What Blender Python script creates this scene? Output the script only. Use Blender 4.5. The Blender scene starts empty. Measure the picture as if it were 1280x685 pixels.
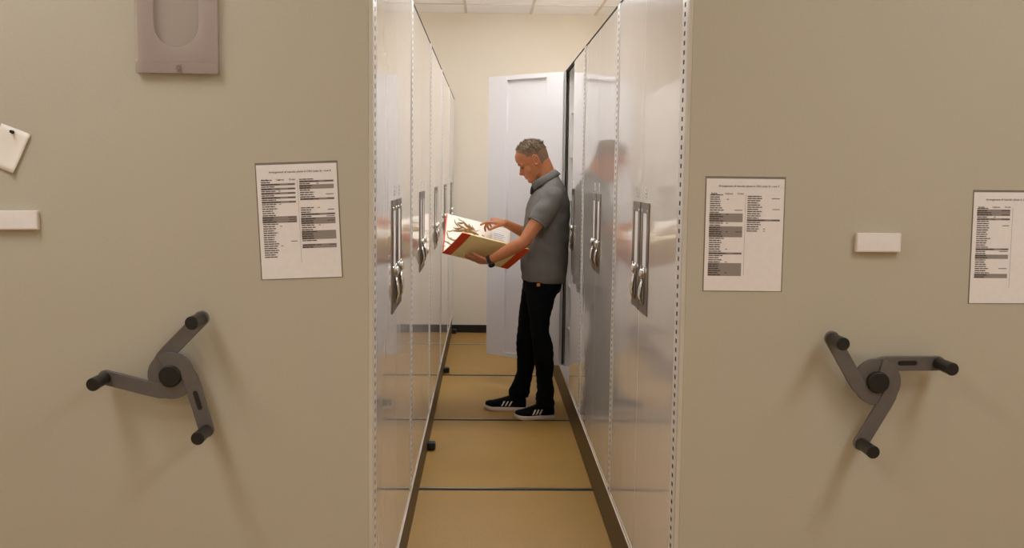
import bpy, bmesh, math, random
from mathutils import Vector, Matrix, noise
random.seed(4)
PI = math.pi
COL = bpy.context.scene.collection

# ------------------------------------------------------------------ camera model
F_PX, EYE = 1316.19, 1.55
PITCH, YAW, ROLL = .0962, .0262, -.0126
def camera_matrix():
    p, a, r = PITCH, YAW, ROLL
    fwd = Vector((math.sin(a)*math.cos(p), math.cos(a)*math.cos(p), -math.sin(p)))
    right0 = Vector((math.cos(a), -math.sin(a), 0))
    up0 = right0.cross(fwd)
    right = right0*math.cos(r) - up0*math.sin(r)
    up = right0*math.sin(r) + up0*math.cos(r)
    return Matrix(((right.x, up.x, -fwd.x, 0), (right.y, up.y, -fwd.y, 0), (right.z, up.z, -fwd.z, EYE), (0, 0, 0, 1)))
CM = camera_matrix()
def ray(px, py):
    d = CM.to_3x3() @ Vector(((px-640)/F_PX, (342.5-py)/F_PX, -1))
    return d/d.y
def at(px, py, Y):
    d = ray(px, py)
    return Vector((d.x*Y, Y, EYE+d.z*Y))
def on_plane(px, py, A, N):
    d = ray(px, py); o = Vector((0, 0, EYE))
    return o + d*((A-o).dot(N)/d.dot(N))

# ------------------------------------------------------------------ materials
def lin(c):
    return tuple(((v/255)/12.92 if v/255 <= .04045 else ((v/255+.055)/1.055)**2.4) for v in c)+(1,)
def mat(name, rgb, rough=.5, metal=0, spec=.5, noise_amt=0, noise_scale=20, bump=0, bump_scale=50, coat=0, alpha=1, trans=0,
        bump_stretch=(1, 1, 1), emit=None, emit_s=0, bump_dist=.002):
    m = bpy.data.materials.new(name); m.use_nodes = True
    nt = m.node_tree; b = nt.nodes['Principled BSDF']
    b.inputs['Base Color'].default_value = lin(rgb)
    b.inputs['Roughness'].default_value = rough
    b.inputs['Metallic'].default_value = metal
    b.inputs['Specular IOR Level'].default_value = spec
    b.inputs['Coat Weight'].default_value = coat
    b.inputs['Coat Roughness'].default_value = .05
    b.inputs['Alpha'].default_value = alpha
    b.inputs['Transmission Weight'].default_value = trans
    if emit:
        b.inputs['Emission Color'].default_value = lin(emit); b.inputs['Emission Strength'].default_value = emit_s
    tc = nt.nodes.new('ShaderNodeTexCoord')
    if noise_amt:
        n = nt.nodes.new('ShaderNodeTexNoise'); n.inputs['Scale'].default_value = noise_scale; n.inputs['Detail'].default_value = 6
        nt.links.new(tc.outputs['Object'], n.inputs['Vector'])
        r = nt.nodes.new('ShaderNodeValToRGB')
        c = lin(rgb)
        r.color_ramp.elements[0].position = .3; r.color_ramp.elements[1].position = .7
        r.color_ramp.elements[0].color = tuple(v*(1-noise_amt) for v in c[:3])+(1,)
        r.color_ramp.elements[1].color = tuple(min(1, v*(1+noise_amt)) for v in c[:3])+(1,)
        nt.links.new(n.outputs['Fac'], r.inputs['Fac']); nt.links.new(r.outputs['Color'], b.inputs['Base Color'])
    if bump:
        mp = nt.nodes.new('ShaderNodeMapping'); mp.inputs['Scale'].default_value = bump_stretch
        n2 = nt.nodes.new('ShaderNodeTexNoise'); n2.inputs['Scale'].default_value = bump_scale; n2.inputs['Detail'].default_value = 2
        bp = nt.nodes.new('ShaderNodeBump'); bp.inputs['Strength'].default_value = bump; bp.inputs['Distance'].default_value = bump_dist
        nt.links.new(tc.outputs['Object'], mp.inputs['Vector']); nt.links.new(mp.outputs['Vector'], n2.inputs['Vector'])
        nt.links.new(n2.outputs['Fac'], bp.inputs['Height']); nt.links.new(bp.outputs['Normal'], b.inputs['Normal'])
    return m
M = dict(
    panel=mat('beige_laminate', (190, 184, 165), .55, noise_amt=.035, noise_scale=220, bump=.15, bump_scale=500),
    trim=mat('pale_grey_edge', (205, 198, 184), .4),
    door=mat('glossy_white_enamel', (222, 216, 210), .07, spec=.6, coat=.3, bump=.22, bump_scale=1.6, bump_stretch=(1, 1.4, 1.0), bump_dist=.012),
    enamel=mat('white_enamel', (226, 222, 216), .3),
    inner=mat('door_inner_enamel', (224, 220, 220), .35),
    dark=mat('slot_shade_black', (14, 13, 12), .9),
    gasket=mat('dark_gasket', (30, 27, 24), .7),
    kick=mat('dark_bronze_skirt', (78, 60, 34), .45),
    rubber=mat('black_rubber', (18, 18, 18), .5),
    plate=mat('brushed_steel', (128, 118, 104), .32, metal=1, noise_amt=.05, noise_scale=80),
    chrome=mat('chrome', (225, 222, 218), .08, metal=1),
    card=mat('white_card', (250, 250, 250), .4),
    crank=mat('grey_cast_metal', (108, 104, 102), .42, metal=.35, noise_amt=.05, noise_scale=60),
    grip=mat('black_plastic', (26, 24, 24), .42),
    paper=mat('printed_paper', (240, 235, 233), .5, noise_amt=.02, noise_scale=60),
    note=mat('note_paper', (244, 238, 228), .6),
    ink=mat('ink', (58, 48, 46), .8),
    grey_ink=mat('grey_print', (150, 140, 134), .8),
    sleeve=mat('sleeve_plastic', (150, 140, 128), .25, alpha=.6),
    block=mat('white_plastic', (232, 222, 214), .45),
    acrylic=mat('smoky_acrylic', (196, 180, 172), .2, alpha=.33),
    wall=mat('cream_wall', (232, 221, 203), .8, noise_amt=.01, noise_scale=200),
    base=mat('black_baseboard', (24, 20, 16), .5),
    tile=mat('ceiling_tile', (250, 248, 246), .9, noise_amt=.02, noise_scale=300),
    tbar=mat('ceiling_grid', (214, 204, 188), .6),
    steel=mat('track_steel', (170, 165, 150), .3, metal=.9),
    groove=mat('track_groove', (30, 26, 20), .8),
    skin=mat('skin', (184, 116, 76), .5, noise_amt=.07, noise_scale=30, bump=.15, bump_scale=180),
    hair=mat('greying_brown_hair', (98, 78, 56), .75, noise_amt=.45, noise_scale=120, bump=.8, bump_scale=350),
    shaved=mat('short_side_hair', (126, 96, 72), .8, noise_amt=.2, noise_scale=200),
    shirt=mat('grey_pique', (104, 100, 95), .85, noise_amt=.06, noise_scale=500, bump=.3, bump_scale=700),
    shirt_dark=mat('collar_underside', (40, 38, 36), .9),
    trousers=mat('black_denim', (7, 7, 9), .95, spec=.15, noise_amt=.1, noise_scale=300),
    shoe=mat('black_suede', (9, 9, 11), .9, spec=.2),
    sole=mat('pale_rubber_sole', (214, 196, 180), .6),
    stripe=mat('white_stripe', (226, 222, 210), .5),
    tag=mat('orange_tag', (214, 130, 40), .6),
    lip=mat('lips', (168, 94, 72), .5), eye=mat('eye', (40, 26, 20), .3), brow=mat('brow', (110, 80, 55), .8),
    kraft=mat('kraft_folder', (246, 228, 166), .6, noise_amt=.03, noise_scale=40),
    red=mat('orange_red_band', (226, 76, 34), .55),
    sheet=mat('herbarium_sheet', (246, 238, 226), .6),
    plant=mat('dried_plant', (134, 96, 40), .8, noise_amt=.35, noise_scale=90),
    lamp=mat('lamp_diffuser', (255, 250, 240), .5, emit=(250, 252, 255), emit_s=12.8),
    lampf=mat('lamp_diffuser_front', (255, 250, 240), .5, emit=(250, 252, 255), emit_s=10.6),
)
# floor material: brown speckled board
def floor_mat():
    m = mat('brown_board_floor', (150, 118, 72), .5)
    nt = m.node_tree; b = nt.nodes['Principled BSDF']; tc = nt.nodes.new('ShaderNodeTexCoord')
    n1 = nt.nodes.new('ShaderNodeTexNoise'); n1.inputs['Scale'].default_value = 160; n1.inputs['Detail'].default_value = 5
    n2 = nt.nodes.new('ShaderNodeTexNoise'); n2.inputs['Scale'].default_value = 3; n2.inputs['Detail'].default_value = 4
    r1 = nt.nodes.new('ShaderNodeValToRGB'); r1.color_ramp.elements[0].position = .3; r1.color_ramp.elements[1].position = .7
    r1.color_ramp.elements[0].color = lin((150, 114, 52)); r1.color_ramp.elements[1].color = lin((180, 141, 68))
    r2 = nt.nodes.new('ShaderNodeValToRGB'); r2.color_ramp.elements[0].color = (.86, .86, .86, 1); r2.color_ramp.elements[1].color = (1.1, 1.08, 1.05, 1)
    mx = nt.nodes.new('ShaderNodeMix'); mx.data_type = 'RGBA'; mx.blend_type = 'MULTIPLY'; mx.inputs[0].default_value = 1
    nt.links.new(tc.outputs['Object'], n1.inputs['Vector']); nt.links.new(tc.outputs['Object'], n2.inputs['Vector'])
    nt.links.new(n1.outputs['Fac'], r1.inputs['Fac']); nt.links.new(n2.outputs['Fac'], r2.inputs['Fac'])
    nt.links.new(r1.outputs['Color'], mx.inputs[6]); nt.links.new(r2.outputs['Color'], mx.inputs[7])
    nt.links.new(mx.outputs[2], b.inputs['Base Color'])
    return m
M['floor'] = floor_mat()

# ------------------------------------------------------------------ builders
def box(bm, x0, x1, y0, y1, z0, z1, mi=0):
    vs = [bm.verts.new(p) for p in ((x0, y0, z0), (x1, y0, z0), (x1, y1, z0), (x0, y1, z0), (x0, y0, z1), (x1, y0, z1), (x1, y1, z1), (x0, y1, z1))]
    for f in ((0, 3, 2, 1), (4, 5, 6, 7), (0, 1, 5, 4), (1, 2, 6, 5), (2, 3, 7, 6), (3, 0, 4, 7)):
        fc = bm.faces.new([vs[i] for i in f]); fc.material_index = mi
def frame_from(d):
    d = d.normalized()
    a = Vector((0, 0, 1)) if abs(d.z) < .9 else Vector((1, 0, 0))
    u = d.cross(a).normalized(); v = d.cross(u).normalized()
    return u, v
def loft(bm, secs, n=20, cap=True):
    """secs: (centre, u, v) with u and v the two half-axis vectors of an ellipse"""
    rings = []
    for c, u, v in secs:
        rings.append([bm.verts.new(c + u*math.cos(2*PI*i/n) + v*math.sin(2*PI*i/n)) for i in range(n)])
    fs = []
    for a, b in zip(rings, rings[1:]):
        for i in range(n):
            fs.append(bm.faces.new((a[i], a[(i+1) % n], b[(i+1) % n], b[i])))
    if cap:
        fs.append(bm.faces.new(rings[0][::-1])); fs.append(bm.faces.new(rings[-1]))
    bmesh.ops.recalc_face_normals(bm, faces=fs)
def tube(bm, pts, radii, n=14, flat=None, flat_k=1.0):
    pts = [Vector(p) for p in pts]
    if not hasattr(radii, '__len__'): radii = [radii]*len(pts)
    secs = []
    for i, p in enumerate(pts):
        d = (pts[min(i+1, len(pts)-1)]-pts[max(i-1, 0)])
        if flat is not None:
            v = Vector(flat); v = (v - d.normalized()*v.dot(d.normalized())).normalized(); u = d.normalized().cross(v)
            secs.append((p, u*radii[i], v*radii[i]*flat_k))
        else:
            if i == 0: u, v = frame_from(d)
            else:
                dd = d.normalized(); u = (u-dd*u.dot(dd)).normalized(); v = dd.cross(u)
            secs.append((p, u*radii[i], v*radii[i]))
    loft(bm, secs, n)
def ball(bm, c, r, k=(1, 1, 1), rot=None, seg=16):
    mtx = Matrix.Translation(Vector(c))
    if rot is not None: mtx = mtx @ rot.to_4x4()
    mtx = mtx @ Matrix.Diagonal((r*k[0], r*k[1], r*k[2], 1))
    bmesh.ops.create_uvsphere(bm, u_segments=seg, v_segments=max(6, seg//2+2), radius=1, matrix=mtx)
def capsule(bm, pts, radii, n=14):
    tube(bm, pts, radii, n)
    for p, r in zip(pts, radii): ball(bm, p, r*.995, seg=12)
def cyl(bm, a, b, r, r2=None, n=24):
    a, b = Vector(a), Vector(b); u, v = frame_from(b-a); r2 = r if r2 is None else r2
    loft(bm, [(a, u*r, v*r), (b, u*r2, v*r2)], n)
def prism(bm, poly, y0, y1):
    """poly of (x,z) extruded along y"""
    a = [bm.verts.new((x, y0, z)) for x, z in poly]; b = [bm.verts.new((x, y1, z)) for x, z in poly]
    n = len(poly); fs = [bm.faces.new(a), bm.faces.new(b[::-1])]
    for i in range(n): fs.append(bm.faces.new((a[i], b[i], b[(i+1) % n], a[(i+1) % n])))
    bmesh.ops.recalc_face_normals(bm, faces=fs)
def obj(name, bm, ms, parent=None, smooth=False, bevel=0, loc=None, seg=2):
    me = bpy.data.meshes.new(name); bm.to_mesh(me); bm.free()
    for m in (ms if isinstance(ms, (list, tuple)) else [ms]): me.materials.append(m)
    if smooth:
        for p in me.polygons: p.use_smooth = True
    o = bpy.data.objects.new(name, me); COL.objects.link(o)
    if parent is not None: o.parent = parent
    if loc is not None: o.location = loc
    if bevel:
        b = o.modifiers.new('bevel', 'BEVEL'); b.width = bevel; b.segments = seg; b.limit_method = 'ANGLE'; b.angle_limit = .6
        b.harden_normals = False
    return o
def auto_smooth(o, ang=.7):
    me = o.data
    bm = bmesh.new(); bm.from_mesh(me)
    for e in bm.edges:
        e.smooth = len(e.link_faces) == 2 and e.calc_face_angle(0) < ang
    for f in bm.faces: f.smooth = True
    bm.to_mesh(me); bm.free()
def remeshed(name, bm, ms, parent=None, voxel=.004, smooth=4, fac=.5, disp=None):
    me = bpy.data.meshes.new('tmp'); bm.to_mesh(me); bm.free()
    o = bpy.data.objects.new('tmp', me); COL.objects.link(o)
    r = o.modifiers.new('r', 'REMESH'); r.mode = 'VOXEL'; r.voxel_size = voxel
    s = o.modifiers.new('s', 'SMOOTH'); s.iterations = smooth; s.factor = fac
    dg = bpy.context.evaluated_depsgraph_get(); dg.update()
    new = bpy.data.meshes.new_from_object(o.evaluated_get(dg), depsgraph=dg)
    bpy.data.objects.remove(o); new.name = name; new.materials.clear()
    for m in (ms if isinstance(ms, (list, tuple)) else [ms]): new.materials.append(m)
    if disp:
        nb = bmesh.new(); nb.from_mesh(new); nb.normal_update()
        for v, d in [(v, disp(v.co, v.normal)) for v in nb.verts]: v.co += v.normal*d
        nb.to_mesh(new); nb.free()
    for p in new.polygons: p.use_smooth = True
    q = bpy.data.objects.new(name, new); COL.objects.link(q)
    if parent is not None: q.parent = parent
    return q
def tag(o, label=None, cat=None, group=None, kind=None):
    for k, v in (('label', label), ('category', cat), ('group', group), ('kind', kind)):
        if v: o[k] = v
    return o
def empty(name, loc=(0, 0, 0), rz=0):
    o = bpy.data.objects.new(name, None); COL.objects.link(o); o.location = loc; o.rotation_euler.z = rz
    return o
def copy_tree(o, parent=None):
    c = o.copy(); COL.objects.link(c)
    if parent is not None: c.parent = parent
    for ch in list(o.children): copy_tree(ch, c)
    return c

# ------------------------------------------------------------------ the room
AL, AR = -.301, .5337          # aisle faces of the two ranges
ZB, ZT = .203, 2.234           # cabinet bottoms and tops
Y0, MOD = 2.828, 1.4475        # front plane and length of one cabinet
WALL, CEIL = 10.12, 3.042
bm = bmesh.new(); box(bm, -4, 4, -2, WALL+.1, -.1, 0); tag(obj('floor', bm, M['floor']), kind='structure')
bm = bmesh.new(); box(bm, -4, 4, -2, WALL+.1, CEIL, CEIL+.1); ce = tag(obj('ceiling', bm, M['tile']), kind='structure')
bm = bmesh.new()
for i in range(-6, 7):
    x = .411+.6096*i
    if -4 < x < 4: box(bm, x-.012, x+.012, -2, WALL, CEIL-.006, CEIL)
for k in range(20):
    y = 9.59-.6096*k
    if y > -2: box(bm, -4, 4, y-.012, y+.012, CEIL-.006, CEIL)
obj('ceiling_grid', bm, M['tbar'], ce)
bm = bmesh.new(); box(bm, -4, 4, WALL, WALL+.1, 0, CEIL); tag(obj('wall_back', bm, M['wall']), kind='structure')
bm = bmesh.new(); box(bm, -4.1, -4, -2, WALL, 0, CEIL); tag(obj('wall_left', bm, M['wall']), kind='structure')
bm = bmesh.new(); box(bm, 4, 4.1, -2, WALL, 0, CEIL); tag(obj('wall_right', bm, M['wall']), kind='structure')
bm = bmesh.new(); box(bm, -4, 4, -2.1, -2, 0, CEIL); tag(obj('wall_front', bm, M['wall']), kind='structure')
bm = bmesh.new(); box(bm, -4, 4, WALL-.012, WALL, 0, .075); tag(obj('baseboard_back', bm, M['base'], bevel=.003), kind='structure')
for i, y in enumerate((5.049, 6.505, 7.96, 9.416)):
    bm = bmesh.new()
    box(bm, -3.9, 3.9, y-.024, y+.024, .0002, .0012, 1 if i < 3 else 0)
    box(bm, -3.9, 3.9, y-(.004 if i < 3 else .022), y+(.012 if i < 3 else .022), .0012, .004, 0)
    t = obj('trim_%d' % (i+1), bm, [M['steel'], M['groove']]); tag(t, kind='structure')

# ceiling lights
def ceiling_light(x, y, w, l, label, m, drop=.012):
    t = empty('ceiling_light', (x, y, CEIL-.007)); tag(t, label, 'ceiling light', 'recessed ceiling lights')
    bm = bmesh.new()
    for s in (-1, 1):
        box(bm, s*w/2-.015, s*w/2+.015, -l/2-.015, l/2+.015, -.02, -.0)
        box(bm, -w/2+.015, w/2-.015, s*l/2-.015, s*l/2+.015, -.02, -.0)
    obj('frame', bm, M['enamel'], t)
    bm = bmesh.new(); box(bm, -w/2+.016, w/2-.016, -l/2+.016, l/2-.016, -drop, -.004); obj('diffuser', bm, m, t)
ceiling_light(.411, 8.40, 1.2, .6, 'ceiling light with an added drop lens over the far end of the aisle', M['lamp'], .075)  # lens lowered so that its glowing sides brighten the ceiling
ceiling_light(.411, 6.45, 1.2, .6, 'ceiling light with an added drop lens above the reading man', M['lamp'], .075)  # diffuser dropped here too, to throw light onto the tiles
ceiling_light(.411, 4.1, 1.2, .6, 'recessed ceiling light over the near part of the aisle', M['lamp'])
for lx, ly, wh in ((-1.5, 1.6, 'before the left end panel'), (1.8, 1.2, 'before the right end panel'), (-1.7, -1.1, 'behind the viewer on the left'), (1.7, -1.1, 'behind the viewer on the right')):
    ceiling_light(lx, ly, .6, 1.2, 'added unseen ceiling light '+wh, M['lampf'])
for lx, ly, wh in ((-2.7, 5.2, 'left of the left range, nearer the viewer'), (-2.7, 8.6, 'left of the left range, by the back wall'), (3.0, 5.2, 'right of the right range, nearer the viewer'), (3.0, 8.6, 'right of the right range, by the back wall')):  # unseen side lights, added to lift the ceiling by bounce off the walls
    ceiling_light(lx, ly, .6, 1.2, 'added unseen ceiling light '+wh, M['lampf'])

# ------------------------------------------------------------------ cabinets (local: door faces +x at x=0, y from 0 to MOD, z=0 at the bottom)
H = ZT-ZB
SW = .075                      # width of the slotted upright
DW = (MOD-SW-.006)/2           # width of a door
DEP = .54
def slotted(bm, h, y0=0.):
    a, b = (SW-.020)/2, (SW+.020)/2
    box(bm, -.004, .003, y0, y0+a, .01, h); box(bm, -.004, .003, y0+b, y0+SW, .01, h)
    z = .01
    while z < h-.03:
        box(bm, .0, .003, y0+a, y0+b, z, z+.013); z += .0253
    box(bm, .0, .003, y0+a, y0+b, z, h)
bm = bmesh.new(); slotted(bm, H-.004); strip_me = obj('slotted_upright', bm, M['enamel'])
bm = bmesh.new(); box(bm, -.014, .0029, (SW-.0198)/2, (SW+.0198)/2, .012, H-.006); shade_me = obj('slot_shade', bm, M['dark'])  # black fill paints the shade inside the slots
bm = bmesh.new()
box(bm, -DEP, -.026, .001, .013, 0, H); box(bm, -DEP, -.026, MOD-.013, MOD-.001, 0, H)
box(bm, -DEP, -DEP+.01, .013, MOD-.013, 0, H); box(bm, -DEP+.01, -.026, .013, MOD-.013, 0, .02); box(bm, -DEP+.01, -.026, .013, MOD-.013, H-.012, H)
carc_me = obj('carcass', bm, M['enamel'])
bm = bmesh.new(); box(bm, -.026, .0035, .001, MOD-.001, 0, .006); box(bm, -.026, .001, .001, MOD-.001, .006, .024)
sill_me = obj('bottom_rail', bm, M['enamel'], bevel=.001)
bm = bmesh.new(); box(bm, -.026, .001, .001, MOD-.001, H-.004, H+.001)
cap_me = obj('top_rail', bm, M['gasket'])
bm = bmesh.new()
for k in range(1, 7): box(bm, -DEP+.01, -.04, .013, MOD-.013, k*H/7, k*H/7+.004)
shelf_me = obj('shelves', bm, M['enamel'])
# door, hinge edge on the y=0 side, free edge towards +y; outer face at x=0
zd0, zd1 = .026, H-.008
def door_mesh():
    bm = bmesh.new()
    box(bm, -.006, 0, 0, DW, zd0, zd1)
    box(bm, -.025, -.006, 0, .145, zd0, zd1); box(bm, -.025, -.006, DW-.175, DW, zd0, zd1)
    box(bm, -.025, -.006, .145, DW-.175, zd1-.03, zd1); box(bm, -.025, -.006, .145, DW-.175, zd0, zd0+.03)
    bmesh.ops.remove_doubles(bm, verts=bm.verts, dist=1e-5)
    return bm
door_me = obj('door', door_mesh(), M['door'], bevel=.0015)
door_in = obj('door', door_mesh(), M['inner'], bevel=.0015)
# handle plate on the door's free edge; y measured from the hinge
PW = .176; py0 = DW-.008-PW; pz0, pz1 = 1.085-ZB, 1.455-ZB; pc = py0+PW/2
def ring_plate(bm, y0, y1, z0, z1, hy0, hy1, hz0, hz1, x0, x1):
    box(bm, x0, x1, y0, hy0, z0, z1); box(bm, x0, x1, hy1, y1, z0, z1); box(bm, x0, x1, hy0, hy1, z0, hz0); box(bm, x0, x1, hy0, hy1, hz1, z1)
bm = bmesh.new(); ring_plate(bm, py0, py0+PW, pz0, pz1, pc-.042, pc+.042, pz0+.155, pz1-.035, .0, .003)
nf_ = len(bm.faces)
for zz in (pz0+.148, pz1-.028):
    for yy in (pc-.06, pc+.06): ball(bm, (.0032, yy, zz), .006, (.4, 1, 1), seg=10)
bm.faces.ensure_lookup_table()
for f_ in bm.faces[nf_:]: f_.material_index = 1
plate_me = obj('handle_plate', bm, [M['plate'], M['chrome']])
bm = bmesh.new(); box(bm, .0002, .0022, pc-.037, pc+.037, pz0+.156, pz1-.036); card_me = obj('card', bm, M['card'])
bm = bmesh.new()                                                      # dished pull recess
pts = [(pc+.03*math.cos(t)*1.0, (pz0+.085+(.03 if math.sin(t) >= 0 else -.03))+.03*math.sin(t)) for t in [2*PI*i/32 for i in range(32)]]
ins = [(pc+(y-pc)*.8, pz0+.075+(z-pz0-.075)*.86) for y, z in pts]
for (pa, pb, xa, xb) in ((pts, pts, .006, .0095),):
    a = [bm.verts.new((.003, y, z)) for y, z in pts]; b = [bm.verts.new((.005, y, z)) for y, z in pts]
    c = [bm.verts.new((.005, y, z)) for y, z in ins]; d = [bm.verts.new((.0034, y, z)) for y, z in ins]
    for i in range(32):
        j = (i+1) % 32
        bm.faces.new((a[i], a[j], b[j], b[i])); bm.faces.new((b[i], b[j], c[j], c[i])); bm.faces.new((c[i], c[j], d[j], d[i]))
    bm.faces.new(d)
bmesh.ops.recalc_face_normals(bm, faces=bm.faces[:])
cup_me = obj('pull_cup', bm, M['plate'])
bm = bmesh.new()
tube(bm, [(.006, pc, pz0+.112), (.0125, pc, pz0+.085), (.015, pc, pz0+.06), (.008, pc, pz0+.032)], [.011, .016, .015, .010], 12, flat=(1, 0, 0), flat_k=.4)
pull_me = obj('pull_lever', bm, M['chrome'], smooth=True)
bm = bmesh.new()
cyl(bm, (.002, pc, pz0+.135), (.012, pc, pz0+.135), .010); ball(bm, (.011, pc, pz0+.135), .0155, (.5, 1, 1)); cyl(bm, (.003, pc, pz0+.135), (.0055, pc, pz0+.135), .021)
knob_me = obj('knob', bm, M['chrome'], smooth=True)
bm = bmesh.new(); box(bm, 0, .0006, pc-.022, pc+.022, pz1+.012, pz1+.05)
stick_me = obj('number_label', bm, M['card'])
bm = bmesh.new()
for q, (w, zz) in enumerate(((.012, .041), (.016, .029), (.015, .018))):
    box(bm, .0006, .001, pc-w/2, pc+w/2, pz1+zz-.004, pz1+zz+.004)
digits_me = obj('label_print', bm, M['ink'])
templates = [strip_me, shade_me, carc_me, sill_me, cap_me, shelf_me, door_me, door_in, plate_me, card_me, cup_me, pull_me, knob_me, stick_me, digits_me]
def inst(src, parent, name=None):
    c = src.copy(); COL.objects.link(c); c.parent = parent
    if name: c.name = name
    return c
def make_door(root, hinge_y, mirror, angle=0, src=None):
    d = inst(src or door_me, root, 'door')
    # mirrored doors are turned about x so the hinge stays on the given side
    d.location = (0, hinge_y, 0)
    d.scale = (1, -1 if mirror else 1, 1)
    d.rotation_euler.z = angle
    hp = inst(plate_me, d, 'handle_plate')
    for s, n in ((card_me, 'card'), (cup_me, 'pull_cup'), (pull_me, 'pull_lever'), (knob_me, 'knob'), (stick_me, 'number_label'), (digits_me, 'label_print')):
        inst(s, d, n)
    return d
def cabinet(side, k, label, open_far=False):
    """local y=0 end: nearest to camera on the left side; the right side is turned half round"""
    Ya = Y0+k*MOD
    left = side == 'left'
    root = empty('storage_cabinet', (AL, Ya, ZB) if left else (AR, Ya+MOD, ZB), 0 if left else PI)
    tag(root, label, 'cabinet', 'cabinets of the %s range' % side)
    flip = not left
    ys = 0 if left else MOD-SW                      # the upright stands at the end nearest the camera
    for s, n in ((strip_me, 'slotted_upright'), (shade_me, 'slot_shade')):
        c = inst(s, root, n); c.location.y = ys
    for s, n in ((carc_me, 'carcass'), (sill_me, 'bottom_rail'), (cap_me, 'top_rail')): inst(s, root, n)
    lo, hi = (SW+.002, MOD-.002) if left else (.002, MOD-SW-.002)
    if open_far:
        inst(shelf_me, root, 'shelves')
        make_door(root, lo, False, math.radians(-133), door_in)    # far end hinge, swung right open across the aisle
    else:
        make_door(root, lo, False)
    make_door(root, hi, True)
    return root
words = ['right at the mouth of the aisle', 'second from the mouth of the aisle', 'third from the mouth of the aisle', 'fourth from the mouth of the aisle', 'at the far end by the back wall']
for k in range(5):
    cabinet('left', k, 'glossy white two-door cabinet in the left range, %s' % words[k])
for k in range(5):
    lab = 'glossy white two-door cabinet in the right range, %s' % words[k]
    if k == 2: lab = 'white cabinet behind the man with its far door swung open'
    cabinet('right', k, lab, k == 2)
for t in templates: bpy.data.objects.remove(t)

# carriages under the cabinets
for side, xa, xb in (('left', AL-.62, AL-.008), ('right', AR+.008, AR+.62)):
    r = empty('carriage_base', ((xa+xb)/2, Y0+MOD*2.5, 0))
    tag(r, 'dark bronze skirt under the %s range of cabinets' % side, 'carriage base')
    L = MOD*2.5-.004
    bm = bmesh.new(); hw = (xb-xa)/2; box(bm, -hw, hw, -L, L, .003, ZB-.002); obj('skirt', bm, M['kick'], r)
    if side == 'left':
        for y in (5.78, 8.04, 10.02):
            bm = bmesh.new(); box(bm, hw, hw+.045, y-(Y0+MOD*2.5)-.028, y-(Y0+MOD*2.5)+.028, .005, .045)
            obj('bumper', bm, M['rubber'], r, bevel=.006)

# end panels (face the camera)
PT = .022
def end_panel(x0, x1, label, aisle):
    r = empty('end_panel', ((x0+x1)/2, Y0-PT, 0)); tag(r, label, 'end panel')
    c = (x0+x1)/2
    e0, e1 = (x0, x1-.011) if aisle > 0 else (x0+.011, x1)
    bm = bmesh.new(); box(bm, e0-c, e1-c, 0, PT-.001, .01, ZT+.02); obj('board', bm, M['panel'], r, bevel=.001)
    t0, t1 = (x1-.0108, x1) if aisle > 0 else (x0, x0+.0108)
    bm = bmesh.new(); box(bm, t0-c, t1-c, -.001, PT-.001, .01, ZT+.02); obj('edge_trim', bm, M['trim'], r, bevel=.001)
end_panel(-1.45, AL+.003, 'wide beige end panel of the left range', 1)
end_panel(AR-.003, 1.68, 'wide beige end panel of the right range', -1)
PF = Y0-PT                      # front face of the panels

# ------------------------------------------------------------------ three-spoke cranks
def arm_outline(R=.170, off=.043, hw=.0195):
    """two matching edges of the arm in (x,z): a straight bar beside the hub that hooks round it"""
    path = [(R, off*.50), (.13, off*.65), (.09, off*.80), (.05, off*.955), (.025, off*1.02)]
    for i in range(0, 10):
        t = math.radians(78+i*12.5)
        path.append((off*math.cos(t), off*math.sin(t)))
    out = []
    for i, p in enumerate(path):
        q0 = path[max(i-1, 0)]; q1 = path[min(i+1, len(path)-1)]
        dx, dz = q1[0]-q0[0], q1[1]-q0[1]; n = math.hypot(dx, dz); nx, nz = -dz/n, dx/n
        out.append(((p[0]+nx*hw, p[1]+nz*hw), (p[0]-nx*hw, p[1]-nz*hw)))
    # rounded tip
    (ax, az), (bx, bz) = out[0]; mx, mz = (ax+bx)/2, (az+bz)/2
    d = Vector((path[0][0]-path[1][0], path[0][1]-path[1][1])).normalized(); sv = Vector((ax-mx, az-mz)); tip = []
    for k in (1, 2, 3, 4, 5):
        t = PI/2*k/5.4
        c = Vector((mx, mz))+d*hw*math.sin(t); tip.append((tuple(c+sv*math.cos(t)), tuple(c-sv*math.cos(t))))
    return tip[::-1]+out
def strip_prism(bm, edges, y0, y1):
    rows = [[bm.verts.new((a[0], y0, a[1])), bm.verts.new((b[0], y0, b[1])), bm.verts.new((b[0], y1, b[1])), bm.verts.new((a[0], y1, a[1]))] for a, b in edges]
    for r0, r1 in zip(rows, rows[1:]):
        for i in range(4): bm.faces.new((r0[i], r0[(i+1) % 4], r1[(i+1) % 4], r1[i]))
    bm.faces.new(rows[0]); bm.faces.new(rows[-1]); bmesh.ops.recalc_face_normals(bm, faces=bm.faces[:])
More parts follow.
